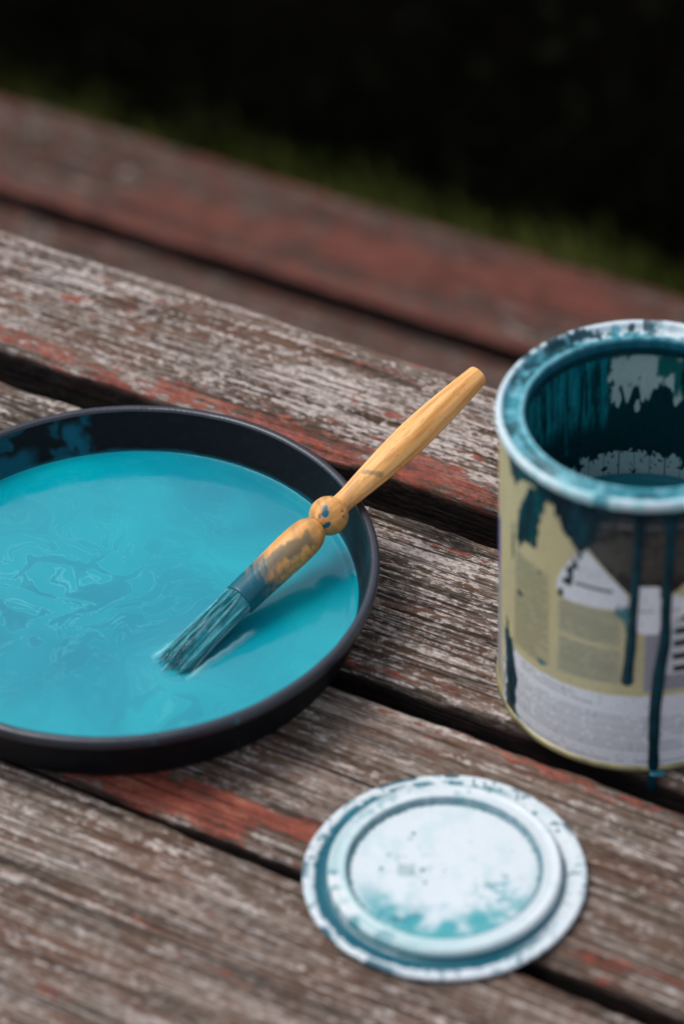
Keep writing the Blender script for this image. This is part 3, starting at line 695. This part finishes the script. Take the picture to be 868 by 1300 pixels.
C = mixc(C, (.66, .74, .78), sst(.44, .50, nb_) * arcm(78, 32) * (rmm > 46.8) * .92)
C = mixc(C, (.001, .045, .06), sst(.54, .57, fbm(dg * .35, rmm * .6, 14, 3)) * arcm(118, 40) * (rmm > 47.5) * .95)
C = mixc(C, (.64, .78, .83), arcm(190, 42) * (rmm > 52.6) * .85)  # left arc of the curl, brighter highlight painted in
C = mixc(C, (.36, .66, .70), arcm(255, 50, 20) * sst(.40, .55, n2_) * (rmm > 51.4) * .8)
C = mixc(C, (.30, .60, .68), arcm(170, 50, 20) * (np.abs(rmm - 45.4) < .5) * .6)
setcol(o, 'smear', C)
# inner wall
thi = np.radians(np.unique(np.concatenate([np.arange(50, 185, .30), np.arange(185, 410, 3)])))
ip = [(.0526, z) for z in np.linspace(.0030, .0500, 6)] + [(.0526, z) for z in np.linspace(.0520, .1234, 200)]
o, TH, Rr, Z = lathe('inner_wall', ip[::-1], RIMM, can, thetas=thi)
T_ = np.degrees(TH); Vm = Z * 1000
C = np.zeros(TH.shape + (3,)) + np.array((.0010, .034, .042))
st1 = fbm(T_ * .9, Vm * .045, 2); st2 = fbm(T_ * 2.2, Vm * .07, 4)
C = mixc(C, (.006, .26, .30), sst(.47, .62, st1) * sst(80, 88, Vm + 10 * (st2 - .5)) * (T_ > 96))
C = mixc(C, (.03, .50, .56), sst(.54, .66, st2) * sst(84, 92, Vm) * (T_ > 98) * .8)
C = mixc(C, (.010, .22, .28), ((np.abs(T_ - 119.5 - (Vm - 100) * .06) < .7) & (Vm > 73) & (Vm < 118)) * (st2 > .3) * .8)
e1 = (fbm(T_ * .45, Vm * .35, 11) - .5)
pm = sst(-.6, .6, (98.5 - T_) + e1 * 6) * sst(-.6, .6, (T_ - 69) + e1 * 6) * sst(-1, 1, Vm - 99 - .0 * T_ + (vn(T_ * .35, T_ * 0, 8) - .5) * 14) * sst(-.5, .5, 120.3 - Vm)
cp = mixc(np.zeros_like(C) + np.array((.80, .90, .80)), (.015, .20, .17), sst(.50, .72, fbm(T_ * .30, Vm * .15, 16) + .14 * (T_ < 80)))
C = C * (1 - pm[..., None]) + cp * pm[..., None]
for (a0, a1, b0, b1) in ((83.5, 86.5, 94, 108), (78.5, 81, 99, 107), (71.5, 76.5, 101, 108), (86, 88.5, 88, 95), (94, 97, 92, 100)):
    f = sst(1.0, .85, np.hypot((T_ - (a0 + a1) / 2) / ((a1 - a0) / 2), (Vm - (b0 + b1) / 2) / ((b1 - b0) / 2)) + e1 * .9); C = mixc(C, (.85, .92, .86), f * .95)
lowe = 70.5 + 4.5 * (vn(T_ * .33, T_ * 0, 14) - .3) - .22 * np.abs(T_ - 92) + 3 * (vn(T_ * 1.3, T_ * 0, 3) - .5)
f = (Vm < lowe) & (T_ < 119) ; sp = fbm(T_ * .9, Vm * .6, 19)
C = mixc(C, (.74, .88, .86), f * sst(.36, .44, fbm(T_ * .4, Vm * .3, 19) + .22 * (T_ < 108)) * .95)
C = mixc(C, (.004, .05, .06), f * (sst(.64, .70, fbm(T_ * .5, Vm * .5, 23)) + .8 * (np.abs(((T_ / 6.5) % 1) - .5) < .03)))
f = sst(59.3, 57.8, Vm); C = mixc(C, (.01, .17, .23), f * .9)
setcol(o, 'smear', C)
TINM = M('bare tin seam', .35, .5); TINM.color(TINM.mix(TINM.mr(TINM.noise((1, 1, 1), 90, 4), .45, .6), (.42, .38, .19), (.25, .22, .12))); TINM.b.inputs['Metallic'].default_value = .35
lathe('bottom_seam', [(.0005, .0014), (.0505, .0014), (.0520, .0002), (.0532, .0000), (.0540, .0006), (.0541, .0018), (.0538, .0028), (.0534, .0032), (.0530, .0027)], TINM.m, can)
DR = M('thick wet teal drip', .25, .2); DR.color(DR.mix(DR.mr(DR.noise((1, 1, 1), 160, 3), .4, .62), (.001, .022, .034), (.001, .045, .065)))
def drip(path, parent=can, name='paint_drip', thick=.0011):
    """path of (theta deg, z mm, half width mm); a domed run lying on the can wall"""
    P = np.array(path, float); n = 90; s = np.linspace(0, 1, n); q = np.linspace(0, 1, len(P))
    th_ = np.interp(s, q, P[:, 0]); z_ = np.interp(s, q, P[:, 1]); w_ = np.interp(s, q, P[:, 2])
    k_ = np.ones(5) / 5
    th_[2:-2] = np.convolve(th_, k_, 'valid'); w_[2:-2] = np.convolve(w_, k_, 'valid')
    w_ = w_ * (1 + .22 * (fbm(z_ * .25, z_ * 0 + 3, 7) - .5))
    w_[-6:] *= np.sqrt(np.linspace(1, .03, 6)); th_ = th_ + .35 * (fbm(z_ * .12, z_ * 0, 4) - .5)
    v = np.linspace(-1, 1, 15); S_, Vv_ = np.meshgrid(np.arange(n), v, indexing='ij')
    arc = th_[S_] + np.degrees(w_[S_] * Vv_ / 53.3)
    lift = RW + .00012 + thick * np.sqrt(np.clip(1 - Vv_ ** 2, 0, 1)) * np.clip(w_[S_] / 2.0, .2, 1.2) - .0003 * (np.abs(Vv_) > .99)
    V_ = np.stack([lift * np.cos(np.radians(arc)), lift * np.sin(np.radians(arc)), z_[S_] / 1000], -1).reshape(-1, 3)
    return mesh_obj(name, V_, grid_faces(n, 15)[:, ::-1], DR.m, parent)
drip([(-97.2, 124, 2.2), (-97.6, 105, 1.7), (-98.2, 85, 1.7), (-98.7, 66, 1.9), (-99.6, 50, 2.2), (-99.8, 43.5, 2.5)])
drip([(-84.6, 124, 2.4), (-85.2, 105, 2.0), (-85.6, 87, 1.9), (-85.4, 66, 2.1), (-87.0, 52, 2.6), (-88.2, 30, 2.3), (-88.1, 12, 2.0), (-87.9, 2.2, 2.2), (-87.7, -.2, 1.4)])
drip([(-162.0, 46, .5), (-160.5, 32, 1.0), (-158.8, 18, 1.5), (-158.0, 6, 1.4)], thick=.0006)
drip([(-158.4, 40, .6), (-156.2, 28, 1.4), (-154.6, 22, 1.8), (-155.4, 15, .9), (-154.5, 9, 1.1)], thick=.0006)
drip([(-144, 122, 1.5), (-149, 108, 2.6), (-151.5, 96, 2.2), (-151.5, 91, 1.4)], thick=.0006)
drip([(-117.5, 124, 4.0), (-120.5, 112, 4.0), (-120.2, 103.5, 2.0)], thick=.0005)
# lighter wet blob at the foot and the string of paint going down over the plank edge
fp = np.array([.0542 * math.cos(R(-87.7)), .0542 * math.sin(R(-87.7))])
PM2 = M('fresh teal paint blob', .12, .5); PM2.color((.003, .11, .16))
u_, v_ = np.meshgrid(np.linspace(0, 2 * np.pi, 24, endpoint=False), np.linspace(0, 1, 9), indexing='ij')
V_ = np.stack([fp[0] + .0004 + .0034 * np.cos(u_) * v_ * (1 + .3 * np.cos(u_)), fp[1] - .0008 + .0016 * np.sin(u_) * v_, .0003 + .0012 * np.sqrt(1 - v_ ** 2 * .999)], -1).reshape(-1, 3)
mesh_obj('paint_blob', V_, grid_faces(24, 9, wrap_u=True), PM2.m, can)
u_, v_ = np.meshgrid(np.linspace(0, 2 * np.pi, 16, endpoint=False), np.linspace(0, 1, 14), indexing='ij')
rdr = .0018 * np.sqrt(np.clip(1 - v_ ** 4, 0.0004, 1)) + .0
V_ = np.stack([fp[0] - .0006 + rdr * np.cos(u_), fp[1] - .0006 + rdr * .7 * np.sin(u_), .0004 - .0105 * v_], -1).reshape(-1, 3)
mesh_obj('paint_string', V_, grid_faces(16, 14, wrap_u=True), DR.m, can)
# paint left in the can
u_, v_ = np.meshgrid(np.linspace(0, 2 * np.pi, 160, endpoint=False), np.linspace(0.004, 1, 70), indexing='ij')
zz = .0009 * sst(.96, 1, v_) + .0002 * fbm(v_ * np.cos(u_) * 6, v_ * np.sin(u_) * 6, 3)
o = mesh_obj('can_paint', np.stack([.0525 * v_ * np.cos(u_), .0525 * v_ * np.sin(u_), zz], -1).reshape(-1, 3), grid_faces(160, 70, wrap_u=True), PAINT, loc=(ccx, ccy, .0575))
tag(o, 'teal paint left halfway down inside the open paint can', 'paint')
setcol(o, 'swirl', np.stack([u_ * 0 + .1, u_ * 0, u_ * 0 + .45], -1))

# ---------------------------------------------------------------- lid
lcx, lcy = .03299, .88396
lid = empty('tin_cover', 'round white can lid smeared with teal paint, lying in the foreground', 'lid', (lcx, lcy, 0))
def lidm():
    m = M('white lacquered lid', .30, .5)
    m.color(m.attr('smear')); m.rough(m.mr(m.noise((1, 1, 1), 90, 4), .3, .7, .22, .42)); m.bump(m.noise((1, 1, 1), 130, 4), .0004, .5); return m.m
LIDM = lidm()
def lidfn(TH, Rr, Z):
    e = sst(.044, .052, Rr)
    return Rr * (1 + .006 * e * (vn(TH * 1.9, TH * 0, 9) - .5)), Z + e * .0009 * (vn(TH * 3.2 + 8, TH * 0, 5) - .5) + .0004 * (fbm(Rr * np.cos(TH) * 90, Rr * np.sin(TH) * 90, 5) - .5)
flange = dens([(.0427, .0022), (.0440, .0016), (.0455, .0017), (.0480, .0023), (.0500, .0026), (.0512, .0026), (.0517, .0021), (.0517, .0012), (.0512, .0006), (.0500, .0005)], .0005)
ringp = dens([(.0352, .0036), (.0357, .0040), (.0359, .0060), (.0363, .0064), (.0370, .0063), (.0384, .0060), (.0402, .0062), (.0413, .0066), (.0420, .0064), (.0424, .0057), (.0427, .0044), (.0427, .0022)], .0005)
panelp = dens([(.0004, .0039), (.0330, .0039), (.0340, .0036), (.0352, .0036)], .0005)
thl = np.linspace(0, 2 * np.pi, 720, endpoint=False)
for nm, pf in (('flange', flange), ('plug_ring', ringp), ('centre_panel', panelp)):
    o, TH, Rr, Z = lathe(nm, pf, LIDM, lid, thetas=thl, fn=lidfn)
    x = Rr * np.cos(TH) * 1000; y = Rr * np.sin(TH) * 1000; r = Rr * 1000; dg = np.degrees(TH)
    n1_ = fbm(x * .18, y * .18, 3); n2_ = fbm(x * .5, y * .5, 7); n3_ = fbm(x * 1.3, y * 1.3, 9)
    C = np.zeros(TH.shape + (3,)) + np.array((.66, .725, .76))
    C = mixc(C, (.45, .63, .66), sst(.5, .75, n1_) * .4)
    def ang(c, hw, soft=12): return sst(hw + soft, hw - soft, np.abs(((dg - c + 180) % 360) - 180))
    if nm == 'centre_panel':
        q = sst(17, 33, r + (n1_ - .5) * 14 - 0 * y) * ang(265, 62, 30)
        st_ = fbm(dg * .06, r * .8, 41); C = mixc(C, (.06, .36, .40), np.clip(q * 1.3, 0, 1) * sst(.18, .62, n2_ * .25 + n1_ * .75 + .08))
        C = mixc(C, (.012, .17, .22), sst(.45, .65, n2_) * np.exp(-(((x + 17) / 7) ** 2 + ((y + 22) / 4) ** 2)))
        C = mixc(C, (.05, .32, .36), sst(.5, .6, n2_) * np.exp(-(((x - 19) / 8) ** 2 + ((y + 12) / 7) ** 2)))
        C = mixc(C, (.006, .13, .17), sst(33.8, 34.5, r + (n3_ - .5) * 2) * .95)
        C = mixc(C, (.22, .36, .36), (inpoly(x + (n3_ - .5) * 1.5, y, [(-17.5, -1.6), (-10.8, -1.6), (-10.5, 3.8), (-17, 3.6)])) * .55)
        C = mixc(C, (.05, .28, .31), .5 * sst(.58, .72, n2_) * np.exp(-(((x + 13) / 12) ** 2 + ((y - 4) / 9) ** 2)) * .9)
        for (a0, b0, rr_) in ((-10.5, 19.5, 1.1), (-12, 17, .8), (-8, 0.5, 1.2), (-7.5, -6, 1.0), (-23, 2, 1.0), (-20, 9, .8), (16, -8, 1.0), (22, -4, .9), (10, 14, .4), (4, 20, .3), (-4, 12, .3), (14, 2, .3), (25, 9, .4)):
            C = mixc(C, (.05, .20, .24), sst(1.1, .7, np.hypot(x - a0, y - b0) / rr_ + (n3_ - .5) * .8) * .8)
    elif nm == 'plug_ring':
        C = mixc(C, (.33, .58, .58), .55 * ang(215, 70, 30))
        C = mixc(C, (.006, .15, .20), sst(.0046, .0036, Z) * (r > 40) * (.3 + .7 * ang(235, 100, 20)))
        C = mixc(C, (.006, .15, .20), sst(36.6, 35.6, r) * (.5 + .5 * n2_) * .9)
        C = mixc(C, (.03, .24, .29), sst(.50, .60, n1_) * ang(190, 50, 20) * sst(37, 38.5, r) * .8)
        C = mixc(C, (.05, .30, .34), sst(.62, .68, fbm(x * .25, y * .25, 77)) * ang(90, 60, 20) * .4)
        for a0, w0 in ((187, 5), (198, 4), (210, 5)):
            C = mixc(C, (.74, .78, .80), (np.abs(((dg - a0 + 180) % 360) - 180) < w0) * sst(.4, .5, n2_ + .1) * (r > 38))
    else:
        C = mixc(C, (.004, .105, .15), sst(48.0, 47.0, r + (n2_ - .5) * 3.0 - 1.2 * ang(215, 30, 20)) * ang(215, 100, 25))
        C = mixc(C, (.004, .11, .15), sst(44.6, 43.9, r + (n2_ - .5)) * .9)
        C = mixc(C, (.004, .10, .15), sst(.52, .57, fbm(x * .12, y * .12, 12, 3)) * sst(49.2, 50.4, r) * np.clip(ang(92, 38, 12) + ang(222, 26, 8) + ang(35, 14, 6) + .8 * ang(172, 10, 5), 0, 1))
        C = mixc(C, (.008, .16, .21), sst(.50, .58, fbm(dg * .12, r * .15, 33)) * ang(110, 50, 15) * sst(49, 47.8, r) * .9)
        C = mixc(C, (.01, .13, .18), sst(.66, .70, n2_) * .8)
    setcol(o, 'smear', C)
